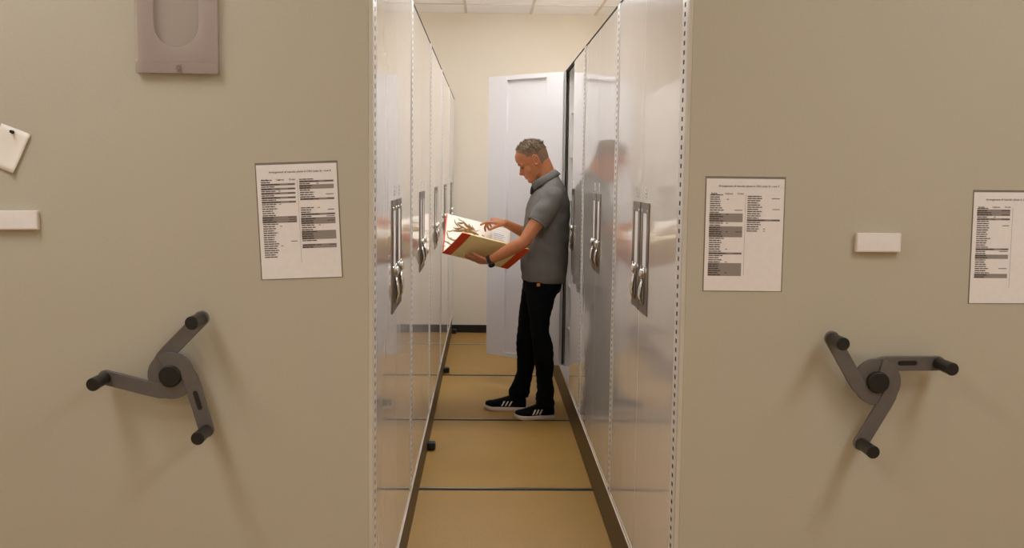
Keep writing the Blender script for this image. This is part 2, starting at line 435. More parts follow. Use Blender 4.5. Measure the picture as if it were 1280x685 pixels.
def crank(cx, cz, rot, label, slot_i):
    r = empty('three_spoke_crank', (cx, PF, cz)); tag(r, label, 'crank', 'hand cranks on the end panels')
    bm = bmesh.new(); cyl(bm, (0, -.0002, 0), (0, -.006, 0), .034, n=32); cyl(bm, (0, -.006, 0), (0, -.04, 0), .017); obj('shaft', bm, M['grip'], r, bevel=.001)
    for k in range(3):
        a = rot+k*2*PI/3
        ca, sa = math.cos(a), math.sin(a)
        rt_ = lambda p: (p[0]*ca-p[1]*sa, p[0]*sa+p[1]*ca)
        ys = -.040-.0045*k
        bm = bmesh.new(); strip_prism(bm, [(rt_(p), rt_(q)) for p, q in arm_outline()], ys-.012, ys)
        ar = obj('arm', bm, M['crank'], r, bevel=.0018)
        tx, tz = .170, .043*.52
        gx, gz = tx*ca-tz*sa, tx*sa+tz*ca
        bm = bmesh.new(); cyl(bm, (gx, ys-.011, gz), (gx, ys-.1, gz), .0155, .0172, n=28)
        g = obj('grip', bm, M['grip'], ar, bevel=.002); auto_smooth(g)
        if k == slot_i:
            # dark rounded slot in the arm
            (ax, az), (bx, bz) = (.108, .0335), (.068, .0398)
            pl = []
            d = math.atan2(az-bz, ax-bx)
            for t in range(9): pl.append((ax+.0062*math.cos(d-PI/2+PI*t/8), az+.0062*math.sin(d-PI/2+PI*t/8)))
            for t in range(9): pl.append((bx+.0062*math.cos(d+PI/2+PI*t/8), bz+.0062*math.sin(d+PI/2+PI*t/8)))
            pl = [(x*ca-z*sa, x*sa+z*ca) for x, z in pl]
            bm = bmesh.new(); prism(bm, pl, ys-.0132, ys-.0121); obj('slot_insert', bm, M['grip'], ar)
    bm = bmesh.new(); cyl(bm, (0, -.04, 0), (0, -.0685, 0), .029, n=40)
    h = obj('hub', bm, M['grip'], r, bevel=.003); auto_smooth(h)
cl = at(212, 470.5, PF-.066); cr = at(1098.5, 478.5, PF-.066)
crank(cl.x, cl.z, math.radians(61-6), 'dark grey three-armed crank on the left end panel', 2)
crank(cr.x, cr.z, math.radians(16-6), 'dark grey three-armed crank on the right end panel', 0)

# ------------------------------------------------------------------ papers, note, blocks, pocket
def text_mesh(s, size, parent, name, loc, m):
    cu = bpy.data.curves.new(name, 'FONT'); cu.body = s; cu.size = size; cu.offset = .00012; cu.resolution_u = 2
    o = bpy.data.objects.new('tmp', cu); COL.objects.link(o)
    dg = bpy.context.evaluated_depsgraph_get(); dg.update()
    me = bpy.data.meshes.new_from_object(o.evaluated_get(dg), depsgraph=dg); bpy.data.objects.remove(o)
    me.materials.clear(); me.materials.append(m)
    q = bpy.data.objects.new(name, me); COL.objects.link(q); q.parent = parent; q.location = loc; q.rotation_euler.x = PI/2
    return q
def paper(x, z, w, h, rot, label, title, cols, seed):
    """(x,z) centre. cols: list of (x0, z_top, rows) in page fractions; rows string of codes"""
    rnd = random.Random(seed)
    r = empty('printed_list', (x, PF-.0006, z)); r.rotation_euler.y = rot; tag(r, label, 'paper', 'printed lists on the end panels')
    bm = bmesh.new(); box(bm, -w/2-.003, w/2+.003, -.0005, .0005, -h/2-.002, h/2+.006); obj('sleeve', bm, M['sleeve'], r)
    bm = bmesh.new(); box(bm, -w/2, w/2, -.0015, -.0007, -h/2, h/2); obj('sheet', bm, M['paper'], r)
    text_mesh(title, .0072, r, 'title', (-w*.345, -.0018, h/2-.022), M['ink'])
    for s, xx in zip(('Family', 'Cabinet', 'Order'), (-.44, -.26, -.10)):
        t = text_mesh(s, .0066, r, 'heading', (w*xx, -.0018, h/2-.042), M['ink'])
    ink = bmesh.new(); gry = ink; _bx = box
    box_ = lambda *q: _bx(*q, 1)
    for x0, zt, rows in cols:
        z_ = h/2-zt*h; cw = w*.425; rh = .0058
        for ch in rows:
            if ch in 'bB':   # grey band row
                box_(gry, w*x0-.001, w*x0+cw, -.0018, -.0016, z_-rh*.95, z_+.0002)
            if ch in 'nbBh':
                L = rnd.uniform(.12, .19)*w*(1.15 if ch == 'h' else 1)
                p = w*x0
                while p < w*x0+L:
                    q = min(p+rnd.uniform(.006, .016), w*x0+L)
                    box(ink, p, q, -.0021, -.0019, z_-rh*.70, z_-rh*.28); p = q+.0012
                if ch == 'h':
                    box_(gry, w*x0, w*x0+cw, -.0018, -.0016, z_-rh*.95, z_-rh*.05)
                    box(ink, w*x0+cw*.42, w*x0+cw*.55, -.0021, -.0019, z_-rh*.7, z_-rh*.4)
                if ch in 'h' or rnd.random() < .12:
                    box(ink, w*x0+cw*rnd.uniform(.72, .8), w*x0+cw*.98, -.0021, -.0019, z_-rh*.62, z_-rh*.34)
                if rnd.random() < .1: box(ink, w*x0+cw*.5, w*x0+cw*.56, -.0021, -.0019, z_-rh*.65, z_-rh*.35)
            z_ -= rh
    box(ink, w*.005, w*.0072, -.0018, -.0016, -h*.36, h*.36)
    obj('printed_rows', ink, [M['ink'], M['grey_ink']], r)
def place(px4):
    P = [at(x, y, PF) for x, y in px4]
    c = sum(P, Vector())/4; w = ((P[1]-P[0]).length+(P[2]-P[3]).length)/2; h = ((P[3]-P[0]).length+(P[2]-P[1]).length)/2
    d = P[1]-P[0]; e = P[2]-P[3]
    return c.x, c.z, w, h, -(math.atan2(d.z, d.x)+math.atan2(e.z, e.x))/2
a = place([(321, 207), (421, 203), (427, 346), (327, 349)])
paper(*a, 'printed list with grey rows beside the aisle, on the left end panel', 'Arrangement of vascular plants in CRU (cabs 2) - row 8',
      [(-.45, .125, 'nnhnhnhnhnhnnnnnnbbbnnnnnnnnnnnnnnnn'), (.03, .125, 'nhnbbnnnnh   nnnhnbbbnnnbbbbn hb')], 3)
a = place([(883.5, 223), (981, 224), (975.5, 364), (879, 363)])
paper(*a, 'printed list with three grey blocks beside the aisle, on the right end panel', 'Arrangement of vascular plants in CRU (cabs 3) - row 7',
      [(-.45, .135, 'nnnnnnnnnbbbbnnbbbbbnnnnnnnhnnnnbbbbbb'), (.03, .145, 'nnnnnnnnnnnhnnnnn')], 5)
a = place([(1216, 240), (1313, 241), (1308, 379), (1212.5, 379)])
paper(*a, 'printed list cut by the right picture edge, on the right end panel', 'Arrangement of vascular plants in CRU (cabs 4) - row 7',
      [(-.45, .135, 'nbbbnhnnnnnnnnnnnnnhnnbbnnnnnnnbb')], 7)
# pinned note
P = [at(*p, PF-.002) for p in ((2, 154), (39, 168), (18, 217), (-19, 203))]
r = empty('pinned_note', (P[0].x, PF-.0015, P[0].z)); tag(r, 'small tilted cream note pinned near the left picture edge', 'note')
bm = bmesh.new(); N_ = 8; grid = []
for i in range(N_+1):
    row = []
    for j in range(N_+1):
        u, v = i/N_, j/N_
        p = P[0].lerp(P[1], u).lerp(P[3].lerp(P[2], u), v)-P[0]
        curl = .012*max(0, u-.55)**1.5*1.5+.010*max(0, v-.6)
        row.append(bm.verts.new((p.x, -.0005-curl, p.z)))
    grid.append(row)
for i in range(N_):
    for j in range(N_): bm.faces.new((grid[i][j], grid[i][j+1], grid[i+1][j+1], grid[i+1][j]))
o = obj('sheet', bm, M['note'], r, smooth=True); sm = o.modifiers.new('s', 'SOLIDIFY'); sm.thickness = .0006
p = at(15, 165, PF-.008); r = empty('push_pin', (p.x, PF-.003, p.z)); tag(r, 'tiny dark push pin through the tilted note', 'push pin')
bm = bmesh.new(); cyl(bm, (0, 0, 0), (0, -.004, 0), .0045, n=16); cyl(bm, (0, -.004, 0), (.001, -.012, .001), .002, n=12); cyl(bm, (.001, -.012, .001), (.001, -.014, .001), .0042, n=16)
obj('pin_head', bm, M['grip'], r); 
# white blocks
def block(px4, label):
    x, z, w, h, rot = place(px4)
    r = empty('blank_name_block', (x, PF-.0005, z)); r.rotation_euler.y = rot; tag(r, label, 'name block', 'white name blocks on the end panels')
    bm = bmesh.new(); box(bm, -w/2, w/2, -.018, 0, -h/2, h/2); b = obj('holder', bm, M['block'], r, bevel=.0025)
    bm = bmesh.new(); box(bm, -w/2+.004, w/2-.004, -.0186, -.0181, -h/2+.004, h/2-.004); obj('insert', bm, M['paper'], r)
block([(1068, 291), (1123.5, 291), (1123, 315), (1068, 314.5)], 'blank white name block above the right crank')
block([(-5, 263), (50, 263), (51, 287), (-4, 287)], 'blank white name block at the left picture edge')
# smoky pocket, top left
a0 = at(173, 93, PF); a1 = at(275, 92.5, PF); w = a1.x-a0.x; zb_ = (a0.z+a1.z)/2
r = empty('brochure_pocket', ((a0.x+a1.x)/2, PF-.0005, zb_)); tag(r, 'smoky plastic wall pocket high on the left end panel', 'pocket')
bm = bmesh.new(); box(bm, -w/2, w/2, -.003, 0, 0, .32); obj('back_sheet', bm, M['acrylic'], r, bevel=.001)
bm = bmesh.new()   # front sheet with a round finger notch
inn = [(-.058, .30)]+[(-.058*math.cos(PI*i/16), .125-.058*math.sin(PI*i/16)) for i in range(17)]+[(.058, .30)]
out = [(-w/2, .30), (-w/2, .125), (-w/2, .10), (-w/2, .08), (-w/2, .06), (-w/2, .03), (-w/2, 0), (-.06, 0), (-.03, 0), (0, 0), (.03, 0), (.06, 0), (w/2, 0), (w/2, .03), (w/2, .06), (w/2, .08), (w/2, .10), (w/2, .125), (w/2, .30)]
strip_prism(bm, list(zip(inn, out)), -.021, -.0185); obj('front_sheet', bm, M['acrylic'], r)
bm = bmesh.new(); box(bm, -w/2, w/2, -.0186, -.003, 0, .003); box(bm, -w/2, w/2, -.0235, -.0212, 0.001, .028); obj('lower_band', bm, M['acrylic'], r)
bm = bmesh.new(); box(bm, .002, .010, -.030, -.0236, .007, .022); obj('clip', bm, M['sleeve'], r, bevel=.001)

# ------------------------------------------------------------------ herbarium folder
SL = at(553, 316, 6.55); SR = at(635, 336, 6.64); FL = at(558, 267, 6.75); NL = at(578, 291, 6.36)
S = SR-SL; UF = FL-SL; UN = NL-SL
nf = S.cross(UF).normalized()
if nf.y > 0: nf = -nf                    # far leaf: faces the reader (towards -y)
nn = S.cross(UN).normalized()
if nn.z > 0: nn = -nn                    # near leaf: outer face, down towards the camera
r = empty('specimen_folder', SL); tag(r, 'open cream folder with orange-red bands and a pressed plant, in his hands', 'folder')
def slab(name, A, U, V, n, u0, u1, v0, v1, t0, t1, m, parent, curve=0, nu=12, nv=8, cx=0):
    bm = bmesh.new(); V = V
    top, bot = [], []
    for i in range(nu+1):
        a, b = [], []
        for j in range(nv+1):
            u = u0+(u1-u0)*i/nu; v = v0+(v1-v0)*j/nv
            bend = curve*math.sin(PI*v)
            p = A+U*u+V*v+n*bend-SL
            a.append(bm.verts.new(p+n*t1)); b.append(bm.verts.new(p+n*t0))
        top.append(a); bot.append(b)
    for i in range(nu):
        for j in range(nv):
            bm.faces.new((top[i][j], top[i+1][j], top[i+1][j+1], top[i][j+1])); bm.faces.new((bot[i][j], bot[i][j+1], bot[i+1][j+1], bot[i+1][j]))
    for i in range(nu):
        bm.faces.new((top[i][0], bot[i][0], bot[i+1][0], top[i+1][0])); bm.faces.new((top[i][nv], top[i+1][nv], bot[i+1][nv], bot[i][nv]))
    for j in range(nv):
        bm.faces.new((top[0][j], top[0][j+1], bot[0][j+1], bot[0][j])); bm.faces.new((top[nu][j], bot[nu][j], bot[nu][j+1], top[nu][j+1]))
    bmesh.ops.recalc_face_normals(bm, faces=bm.faces[:])
    o = obj(name, bm, m, parent, smooth=False); auto_smooth(o, .5)
    return o
slab('near_cover', SL, S, UN, nn, 0, 1, 0, 1, -.003, 0, M['kraft'], r, .006)
slab('red_band', SL, S, UN, nn, -.001, .125, 0, 1.0, -.0033, .0006, M['red'], r, .006)
slab('red_band', SL, S, UN, nn, .885, 1.001, 0, 1.0, -.0033, .0006, M['red'], r, .006)
slab('page_stack', SL, S, UN, nn, .01, .99, .02, .985, -.010, -.0035, M['kraft'], r, .006)
slab('far_cover', SL, S, UF, nf, 0, 1, 0, 1, -.004, -.001, M['red'], r, -.004)
slab('mounting_sheet', SL, S, UF, nf, .018, 1.003, .03, 1.004, -.0009, .0006, M['sheet'], r, -.004)
def lp(cx, cy, off=.0015):
    px, py = 545+cx/8.567, 260+cy/8.567
    q = on_plane(px, py, SL, nf)-SL
    # bend like the sheet
    Uo = UF-S*(UF.dot(S)/S.dot(S)); v = q.dot(Uo)/Uo.dot(Uo)
    return q+nf*(off-.004*math.sin(PI*max(0, min(1, v))))
bm = bmesh.new()
strokes = [((198, 125), (235, 205), 7), ((235, 155), (305, 165), 16), ((295, 150), (385, 240), 22), ((225, 160), (330, 235), 12), ((185, 240), (385, 232), 20),
    ((330, 220), (455, 292), 22), ((350, 170), (402, 242), 12), ((388, 185), (412, 238), 5), ((408, 243), (468, 243), 4), ((128, 245), (190, 240), 6),
    ((125, 243), (126, 312), 6), ((124, 308), (172, 330), 7), ((88, 345), (142, 375), 8), ((240, 115), (300, 152), 6), ((498, 285), (512, 306), 9),
    ((188, 203), (245, 238), 7), ((72, 405), (102, 412), 5), ((205, 215), (300, 215), 14), ((270, 230), (400, 270), 16), ((150, 330), (240, 350), 10), ((120, 370), (210, 400), 8),
    ((400, 270), (470, 330), 12), ((300, 260), (420, 340), 12)]
for a, b, w in strokes:
    A, B = lp(*a), lp(*b); d = (B-A); L = d.length; side = d.cross(nf).normalized(); w = w*1.5/8.567/200
    top, bot = [], []
    n = 7
    Lp, Rp = [], []
    for i in range(n+1):
        t = i/n; ww = w*(.25+.75*math.sin(PI*min(1, t*.9+.05)))/2
        c = A+d*t+side*.004*math.sin(t*PI*1.5)
        Lp.append(c+side*ww); Rp.append(c-side*ww)
    ring = Lp+Rp[::-1]
    va = [bm.verts.new(p+nf*.0018) for p in ring]; vb = [bm.verts.new(p) for p in ring]
    bm.faces.new(va)
    for i in range(len(ring)): bm.faces.new((va[i], vb[i], vb[(i+1) % len(ring)], va[(i+1) % len(ring)]))
obj('pressed_plant', bm, M['plant'], r)
slab('specimen_label', SL, S, UF, nf, .72, .97, .48, .90, .0009, .0016, M['card'], r, -.004)
bm = bmesh.new()
rnd = random.Random(2)
for k in range(7):
    v = .53+.045*k; u = .74+rnd.uniform(0, .02); u2 = .94-rnd.uniform(0, .09)
    c = SL-SL
    P4 = [S*u+UF*v, S*u2+UF*v, S*u2+UF*(v+.009), S*u+UF*(v+.009)]
    bm.faces.new([bm.verts.new(p+nf*(.0021-.004*math.sin(PI*v))) for p in P4])
obj('label_text', bm, M['grey_ink'], r)

# ------------------------------------------------------------------ the man
YM = 6.62
man = empty('person', (.34, YM, 0)); MO = Vector((.34, YM, 0))
tag(man, 'man in grey polo shirt and black trousers reading a folder in the aisle', 'person')
TH = math.radians(30); EAR = at(667.2, 200, YM)
def hd(f, y, z):   # head-local (front, side, up) to world; man-local by subtracting MO
    return Vector((EAR.x-(f*math.cos(TH)+z*math.sin(TH)), YM+y, EAR.z+z*math.cos(TH)-f*math.sin(TH)))-MO
HR = Matrix(((-math.cos(TH), 0, -math.sin(TH)), (0, 1, 0), (-math.sin(TH), 0, math.cos(TH))))
def interp(tab, z):
    for (a, fa), (b, fb) in zip(tab, tab[1:]):
        if a <= z <= b: return fa+(fb-fa)*(z-a)/(b-a)
    return tab[0][1] if z < tab[0][0] else tab[-1][1]
FR = [(-.130, .058), (-.122, .084), (-.110, .097), (-.098, .099), (-.088, .093), (-.078, .098), (-.068, .097), (-.060, .098), (-.05, .094), (-.03, .092), (-.012, .088), (0, .089), (.016, .099), (.03, .102), (.05, .104), (.075, .096), (.1, .070), (.118, .042), (.13, .012)]
BK = [(-.130, .02), (-.11, -.02), (-.08, -.06), (-.05, -.078), (-.02, -.092), (.02, -.101), (.06, -.1), (.09, -.084), (.112, -.056), (.13, -.012)]
WD = [(-.130, .024), (-.112, .042), (-.09, .054), (-.06, .062), (-.02, .068), (.02, .072), (.06, .075), (.09, .066), (.112, .044), (.13, .010)]
def head_pt(z, t, k=1.0):
    f, b, w = interp(FR, z), interp(BK, z), interp(WD, z)
    c, h = (f+b)/2, (f-b)/2
    ct, st = math.cos(t), math.sin(t)
    e = .88
    return (c+h*k*math.copysign(abs(ct)**e, ct), w*k*math.copysign(abs(st)**e, st), z)
def head_shell(bm, zs, k=1.0, n=28):
    rings = []
    for z in zs: rings.append([bm.verts.new(hd(*head_pt(z, 2*PI*i/n, k))) for i in range(n)])
    fs = []
    for a, b in zip(rings, rings[1:]):
        for i in range(n): fs.append(bm.faces.new((a[i], a[(i+1) % n], b[(i+1) % n], b[i])))
    fs += [bm.faces.new(rings[0]), bm.faces.new(rings[-1])]
    bmesh.ops.recalc_face_normals(bm, faces=fs)
W = lambda px, py, Y: at(px, py, Y)-MO
body = bmesh.new()
head_shell(body, [-.130+.260*i/36 for i in range(37)])
# nose, brow, lips, chin, ears, neck
tube(body, [hd(.087, 0, .004), hd(.096, 0, -.014), hd(.103, 0, -.032), hd(.099, 0, -.047)], [.008, .0115, .016, .013], 12)
ball(body, hd(.112, 0, -.036), .0115, seg=12); ball(body, hd(.092, 0, -.040), .020, seg=12)
for s in (-1, 1):
    ball(body, hd(.096, s*.012, -.043), .009, seg=10)
    tube(body, [hd(.094, s*.010, .012), hd(.091, s*.032, .017), hd(.078, s*.052, .008)], [.007, .008, .006], 10)
    ball(body, hd(.055, s*.042, -.035), .026, (1, .85, 1.2), HR)             # cheek
    ball(body, hd(.083, s*.031, -.002), .011, seg=10)                   # eyelid
    # ear: rim and lobe
    ec = (-.006, s*.071, -.004)
    pts = [hd(ec[0]+.016*math.cos(t)-.004*math.sin(t), ec[1]+s*(.006+.006*(1-math.cos(t))/2), ec[2]+.030*math.sin(t)) for t in [2*PI*i/14 for i in range(15)]]
    tube(body, pts, [.0042]*15, 8)
    ball(body, hd(ec[0]-.002, ec[1]-s*.001, ec[2]), .017, (.75, .35, 1.55), HR, 12)
    ball(body, hd(ec[0]+.006, ec[1]+s*.003, ec[2]-.028), .007, seg=10)
tube(body, [hd(.094, -.022, -.067), hd(.0995, 0, -.065), hd(.094, .022, -.067)], [.003, .0055, .003], 8)
tube(body, [hd(.092, -.02, -.079), hd(.0985, 0, -.080), hd(.092, .02, -.079)], [.003, .0055, .003], 8)
tube(body, [hd(-.030, 0, .0), hd(-.030, 0, -.05), hd(-.028, 0, -.085), W(684, 224, YM), W(688, 240, YM)], [.062, .060, .057, .06, .075], 20)
# trunk and legs under the clothes, one continuous body
def ell(c, rx, ry): return (Vector(c), Vector((rx, 0, 0)), Vector((0, ry, 0)))
tors = [(1.46, .395, .045, .06), (1.42, .40, .075, .13), (1.37, .405, .105, .175), (1.25, .39, .115, .165), (1.1, .375, .115, .15), (.98, .37, .105, .145), (.88, .362, .095, .135), (.8, .355, .07, .11)]
loft(body, [ell(Vector((x, YM, z))-MO, rx, ry) for z, x, rx, ry in tors], 24)
LH, RH = Vector((.358, YM-.09, .86))-MO, Vector((.350, YM+.09, .86))-MO
LK, RK = Vector((.366, YM-.125, .48))-MO, Vector((.284, YM+.13, .46))-MO
LA, RA = Vector((.395, YM-.072, .09))-MO, Vector((.240, YM+.155, .09))-MO
for hp, kn, an in ((LH, LK, LA), (RH, RK, RA)):
    capsule(body, [hp, hp.lerp(kn, .5), kn, kn.lerp(an, .35), an], [.068, .050, .038, .038, .030])
    capsule(body, [an, an+Vector((-.05, 0, -.045))], [.026, .018])
# arms
SHL, SHR = Vector((.415, YM-.185, 1.40))-MO, Vector((.415, YM+.185, 1.40))-MO
ELL = W(655, 302.5, 6.36)
WRL = W(612, 326.0, 6.42)
WRR = W(632, 279.3, 6.72); ELR = W(668, 297, 6.84)
capsule(body, [SHL, SHL.lerp(ELL, .35), SHL.lerp(ELL, .75), ELL], [.044, .046, .043, .038])
capsule(body, [ELL, ELL.lerp(WRL, .3), ELL.lerp(WRL, .65), WRL], [.038, .0405, .034, .026])
capsule(body, [SHR, SHR.lerp(ELR, .5), ELR], [.044, .046, .038])
capsule(body, [ELR, ELR.lerp(WRR, .35), WRR], [.037, .037, .026])
# hands
def hand(bm, wr, d, palm, thumb, curls, spread=.18, k=1.0, thumb_dir=None, thumb_curl=20):
    d = d.normalized(); palm = (palm-d*palm.dot(d)).normalized(); th = d.cross(palm)
    if th.dot(thumb) < 0: th = -th
    def rotv(v, ang, toward): return v*math.cos(ang)+toward*math.sin(ang)
    # palm slab
    c0 = wr
    secs = []
    for t, hw, ht in ((0, .024, .020), (.25, .033, .018), (.6, .041, .016), (.95, .041, .013), (1.08, .036, .010)):
        secs.append((c0+d*(.088*t*k), th*hw*k, palm*ht*k))
    loft(bm, secs, 18)
    lens = [(.041, .025, .021), (.046, .029, .023), (.043, .027, .022), (.034, .021, .019)]
    for i in range(4):
        off = (.030-.0205*i)*k
        base = c0+d*(.084-(.004*abs(i-1)))*k+th*off
        ang = 0; side = spread*(1.2-i*.8)*.25
        dd = (d+th*side).normalized()
        pts = [base-dd*.02, base]; p = base; rad = [.009*k, .0096*k]
        for s_, L in enumerate(lens[i]):
            ang += math.radians(curls[i][s_]); v = rotv(dd, ang, palm)
            p = p+v*L*k; pts.append(p); rad.append((.0088, .0079, .0066)[s_]*k*(.92 if i == 3 else 1))
        capsule(bm, pts, rad, 10)
    td = thumb_dir.normalized() if thumb_dir is not None else (d*.6+th*.8).normalized()
    b = c0+d*.022*k+th*.022*k
    p1 = b+td*.036*k; v2 = rotv(td, math.radians(thumb_curl), palm); p2 = p1+v2*.030*k; p3 = p2+rotv(td, math.radians(thumb_curl*1.6), palm)*.024*k
    capsule(bm, [b, p1, p2, p3], [.014*k, .0118*k, .0102*k, .0082*k], 12)
nUN = (UN-S*(UN.dot(S)/S.dot(S))).normalized()
tipL = on_plane(573, 321.5, SL, nn)+nn*.016-MO
hand(body, WRL+Vector((-.006, .0, .0)), tipL-WRL, -nn, nUN, [(6, 8, 6), (4, 8, 8), (6, 10, 8), (10, 12, 10)], thumb_dir=(tipL-WRL).normalized()*.85+nUN*.42, thumb_curl=6, k=1.0)
tipR = on_plane(599.5, 278.5, SL, nf)+nf*.012-MO
kn = W(613.5, 275.0, 6.705)
hand(body, WRR, kn-WRR, Vector((-.1, .35, -.9)), Vector((0, -1, -.1)), [(10, 18, 16), (38, 48, 30), (48, 55, 30), (55, 55, 30)], thumb_dir=(kn-WRR).normalized()*.85+Vector((0, -.25, -.45)), thumb_curl=8)
remeshed('body', body, M['skin'], man, voxel=.0032, smooth=3, fac=.5)
# eyes and brows
for s in (-1, 1):
    bm = bmesh.new(); ball(bm, hd(.0855, s*.034, -.008), .0085, (1, 1.1, .38), HR, 14); obj('eye', bm, M['eye'], man, smooth=True)
    bm = bmesh.new(); tube(bm, [hd(.102, s*.015, .016), hd(.099, s*.032, .022), hd(.086, s*.050, .014)], [.0016, .0024, .0014], 8); obj('eyebrow', bm, M['brow'], man, smooth=True)
bm = bmesh.new(); tube(bm, [hd(.0955, -.019, -.0725), hd(.1030, 0, -.0725), hd(.0955, .019, -.0725)], [.0008, .0016, .0008], 8); obj('mouth_line', bm, M['lip'], man, smooth=True)
# hair: shell over the crown, back and sides
def hair_ok(f, y, z, low=0.):
    back = z > -.035+.30*max(0, f+.035)-low if f < -.03 else None
    if f < -.03: return z > -.038-low
    if f < .035: return z > .028-.0*f-low+(.012 if f > .01 else 0)
    return z > .060+1.05*(f-.035)-low and z > .05
def hair_mesh(kk, ok, jitter, thick):
    bm = bmesh.new(); n = 96; zs = [-.06+.190*i/46 for i in range(47)]
    rings = []
    for z in zs:
        row = []
        for i in range(n):
            q = head_pt(z, 2*PI*i/n, kk)
            p = hd(*q); nz = noise.noise(Vector(q)*90)*jitter+noise.noise(Vector(q)*220)*jitter*.6
            c = hd(-.0, 0, .02); p = p+(p-c).normalized()*nz
            row.append((bm.verts.new(p), q))
        rings.append(row)
    for a, b in zip(rings, rings[1:]):
        for i in range(n):
            j = (i+1) % n; qs = (a[i][1], a[j][1], b[j][1], b[i][1])
            m_ = [sum(v)/4 for v in zip(*qs)]
            if ok(*m_): bm.faces.new((a[i][0], a[j][0], b[j][0], b[i][0]))
    top = hd(.0, 0, .134*kk)
    tv = bm.verts.new(top); last = rings[-1]
    for i in range(n): bm.faces.new((last[i][0], last[(i+1) % n][0], tv))
    bmesh.ops.delete(bm, geom=[v for v in bm.verts if not v.link_faces], context='VERTS')
    bmesh.ops.recalc_face_normals(bm, faces=bm.faces[:])
    return bm
o = obj('side_hair', hair_mesh(1.02, lambda f, y, z: hair_ok(f, y, z, .006+.006*noise.noise(Vector((f, y, z))*80)), .0008, 0), M['shaved'], man, smooth=True)
bm = hair_mesh(1.045, lambda f, y, z: hair_ok(f, y, z, -.030+.016*noise.noise(Vector((f, y, z))*70)) and z > .03+.02*noise.noise(Vector((f, y, z))*60), .005, 0)
rnd = random.Random(8)
for k in range(520):                                 # short tufts over the top
    z = rnd.uniform(.06, .13); t = rnd.uniform(0, 2*PI); q = head_pt(z, t, 1.04)
    if not hair_ok(*q, -.01): continue
    p = hd(*q); c = hd(-.01, 0, .02); d = (p-c).normalized()
    d = (d+Vector((rnd.uniform(-.35, .1), rnd.uniform(-.3, .3), rnd.uniform(0, .5)))).normalized()
    L = rnd.uniform(.008, .017); u, v = frame_from(d); rr = rnd.uniform(.0012, .0026)
    loft(bm, [(p-d*.003, u*rr, v*rr), (p+d*L*.6, u*rr*.7, v*rr*.7), (p+d*L, u*.0003, v*.0003)], 5)
obj('hair', bm, M['hair'], man, smooth=True)

# polo shirt
sh = bmesh.new()
def secXZ(xf, xb, z, ry, yo=0, tilt=0):
    c = Vector(((xf+xb)/2, YM+yo, z))-MO
    return (c, Vector(((xb-xf)/2, 0, tilt)), Vector((0, ry, 0)))
tor = [secXZ(.236, .507, .868, .182, 0, -.012), secXZ(.232, .518, .93, .187), secXZ(.229, .526, 1.02, .186), secXZ(.231, .531, 1.12, .184), secXZ(.238, .533, 1.2, .186), secXZ(.250, .532, 1.29, .192),
       secXZ(.272, .525, 1.36, .196), secXZ(.292, .508, 1.42, .182, 0, .02), secXZ(.302, .482, 1.465, .135, 0, .035), secXZ(.315, .455, 1.50, .085, 0, .045)]
loft(sh, tor, 36)
def sleeve(bm, sh0, el, hemt, r0, r1):
    a = sh0; b = sh0.lerp(el, hemt)
    capsule(bm, [a+Vector((0, 0, .005)), a.lerp(b, .5)], [r0, r0*.98], 20)
    tube(bm, [a, a.lerp(b, .5), b], [r0, (r0+r1)/2, r1], 24)
sleeve(sh, SHL+Vector((.004, .012, -.002)), ELL, .57, .067, .063)
sleeve(sh, SHR+Vector((.004, -.012, -.002)), ELR, .57, .066, .060)
def fold(co, no):
    q = Vector(co)
    k = 1.0
    d = noise.noise(Vector((q.x*6, q.y*6, q.z*9)))*.009*k+noise.noise(Vector((q.x*14+q.z*9, q.y*10, q.z*16)))*.008
    return d
remeshed('polo_shirt', sh, M['shirt'], man, voxel=.005, smooth=6, disp=fold)
# sleeve hem bands and shirt hem
def hem_ring(c, axis, r, h, k, name, parent, m):
    bm = bmesh.new(); u, v = frame_from(axis); a = axis.normalized(); n = 32
    rings = []
    for (rr, t) in ((r, -h), (r+k, -h), (r+k*1.2, 0), (r, 0)):
        rings.append([bm.verts.new(c+a*t+(u*math.cos(2*PI*i/n)+v*math.sin(2*PI*i/n))*rr) for i in range(n)])
    for q in range(4):
        A_, B_ = rings[q], rings[(q+1) % 4]
        for i in range(n): bm.faces.new((A_[i], A_[(i+1) % n], B_[(i+1) % n], B_[i]))
    bmesh.ops.recalc_face_normals(bm, faces=bm.faces[:])
    return obj(name, bm, m, parent, smooth=False)
for s0, el in ((SHL+Vector((.004, .012, -.002)), ELL), (SHR+Vector((.004, -.012, -.002)), ELR)):
    c = s0.lerp(el, .57); o = hem_ring(c+(el-s0).normalized()*.004, (el-s0), .050, .022, .0105, 'sleeve_hem', man, M['shirt']); auto_smooth(o)
# collar: folded band, low at the throat and high at the nape
bm = bmesh.new(); n = 40; rings = []
cf, cb = W(665.5, 230, YM), W(695.5, 214, YM); cc = (cf+cb)/2; ax = (cb-cf)/2; ayl = .078
nrm = ax.normalized().cross(Vector((0, 1, 0))); nrm = nrm if nrm.z > 0 else -nrm
prof = [(.86, -.004), (.90, .012), (.98, .016), (1.10, -.004), (1.20, -.026), (1.16, -.029), (1.02, -.008), (.95, -.006)]
for (k, t) in prof:
    row = []
    for i in range(n):
        th_ = 2*PI*i/n; gap = 1
        front = (1-math.cos(th_))/2           # 1 at the throat
        drop = -.012*max(0, front-.75)*4 if t < -.01 else 0
        row.append(bm.verts.new(cc+ax*math.cos(th_)*k+Vector((0, 1, 0))*ayl*math.sin(th_)*k+nrm*(t+drop)))
    rings.append(row)
for q in range(len(prof)):
    A_, B_ = rings[q], rings[(q+1) % len(prof)]
    for i in range(n):
        if i in (19, 20): continue              # open at the throat
        bm.faces.new((A_[i], A_[(i+1) % n], B_[(i+1) % n], B_[i]))
bmesh.ops.recalc_face_normals(bm, faces=bm.faces[:])
o = obj('collar', bm, M['shirt'], man, smooth=True)
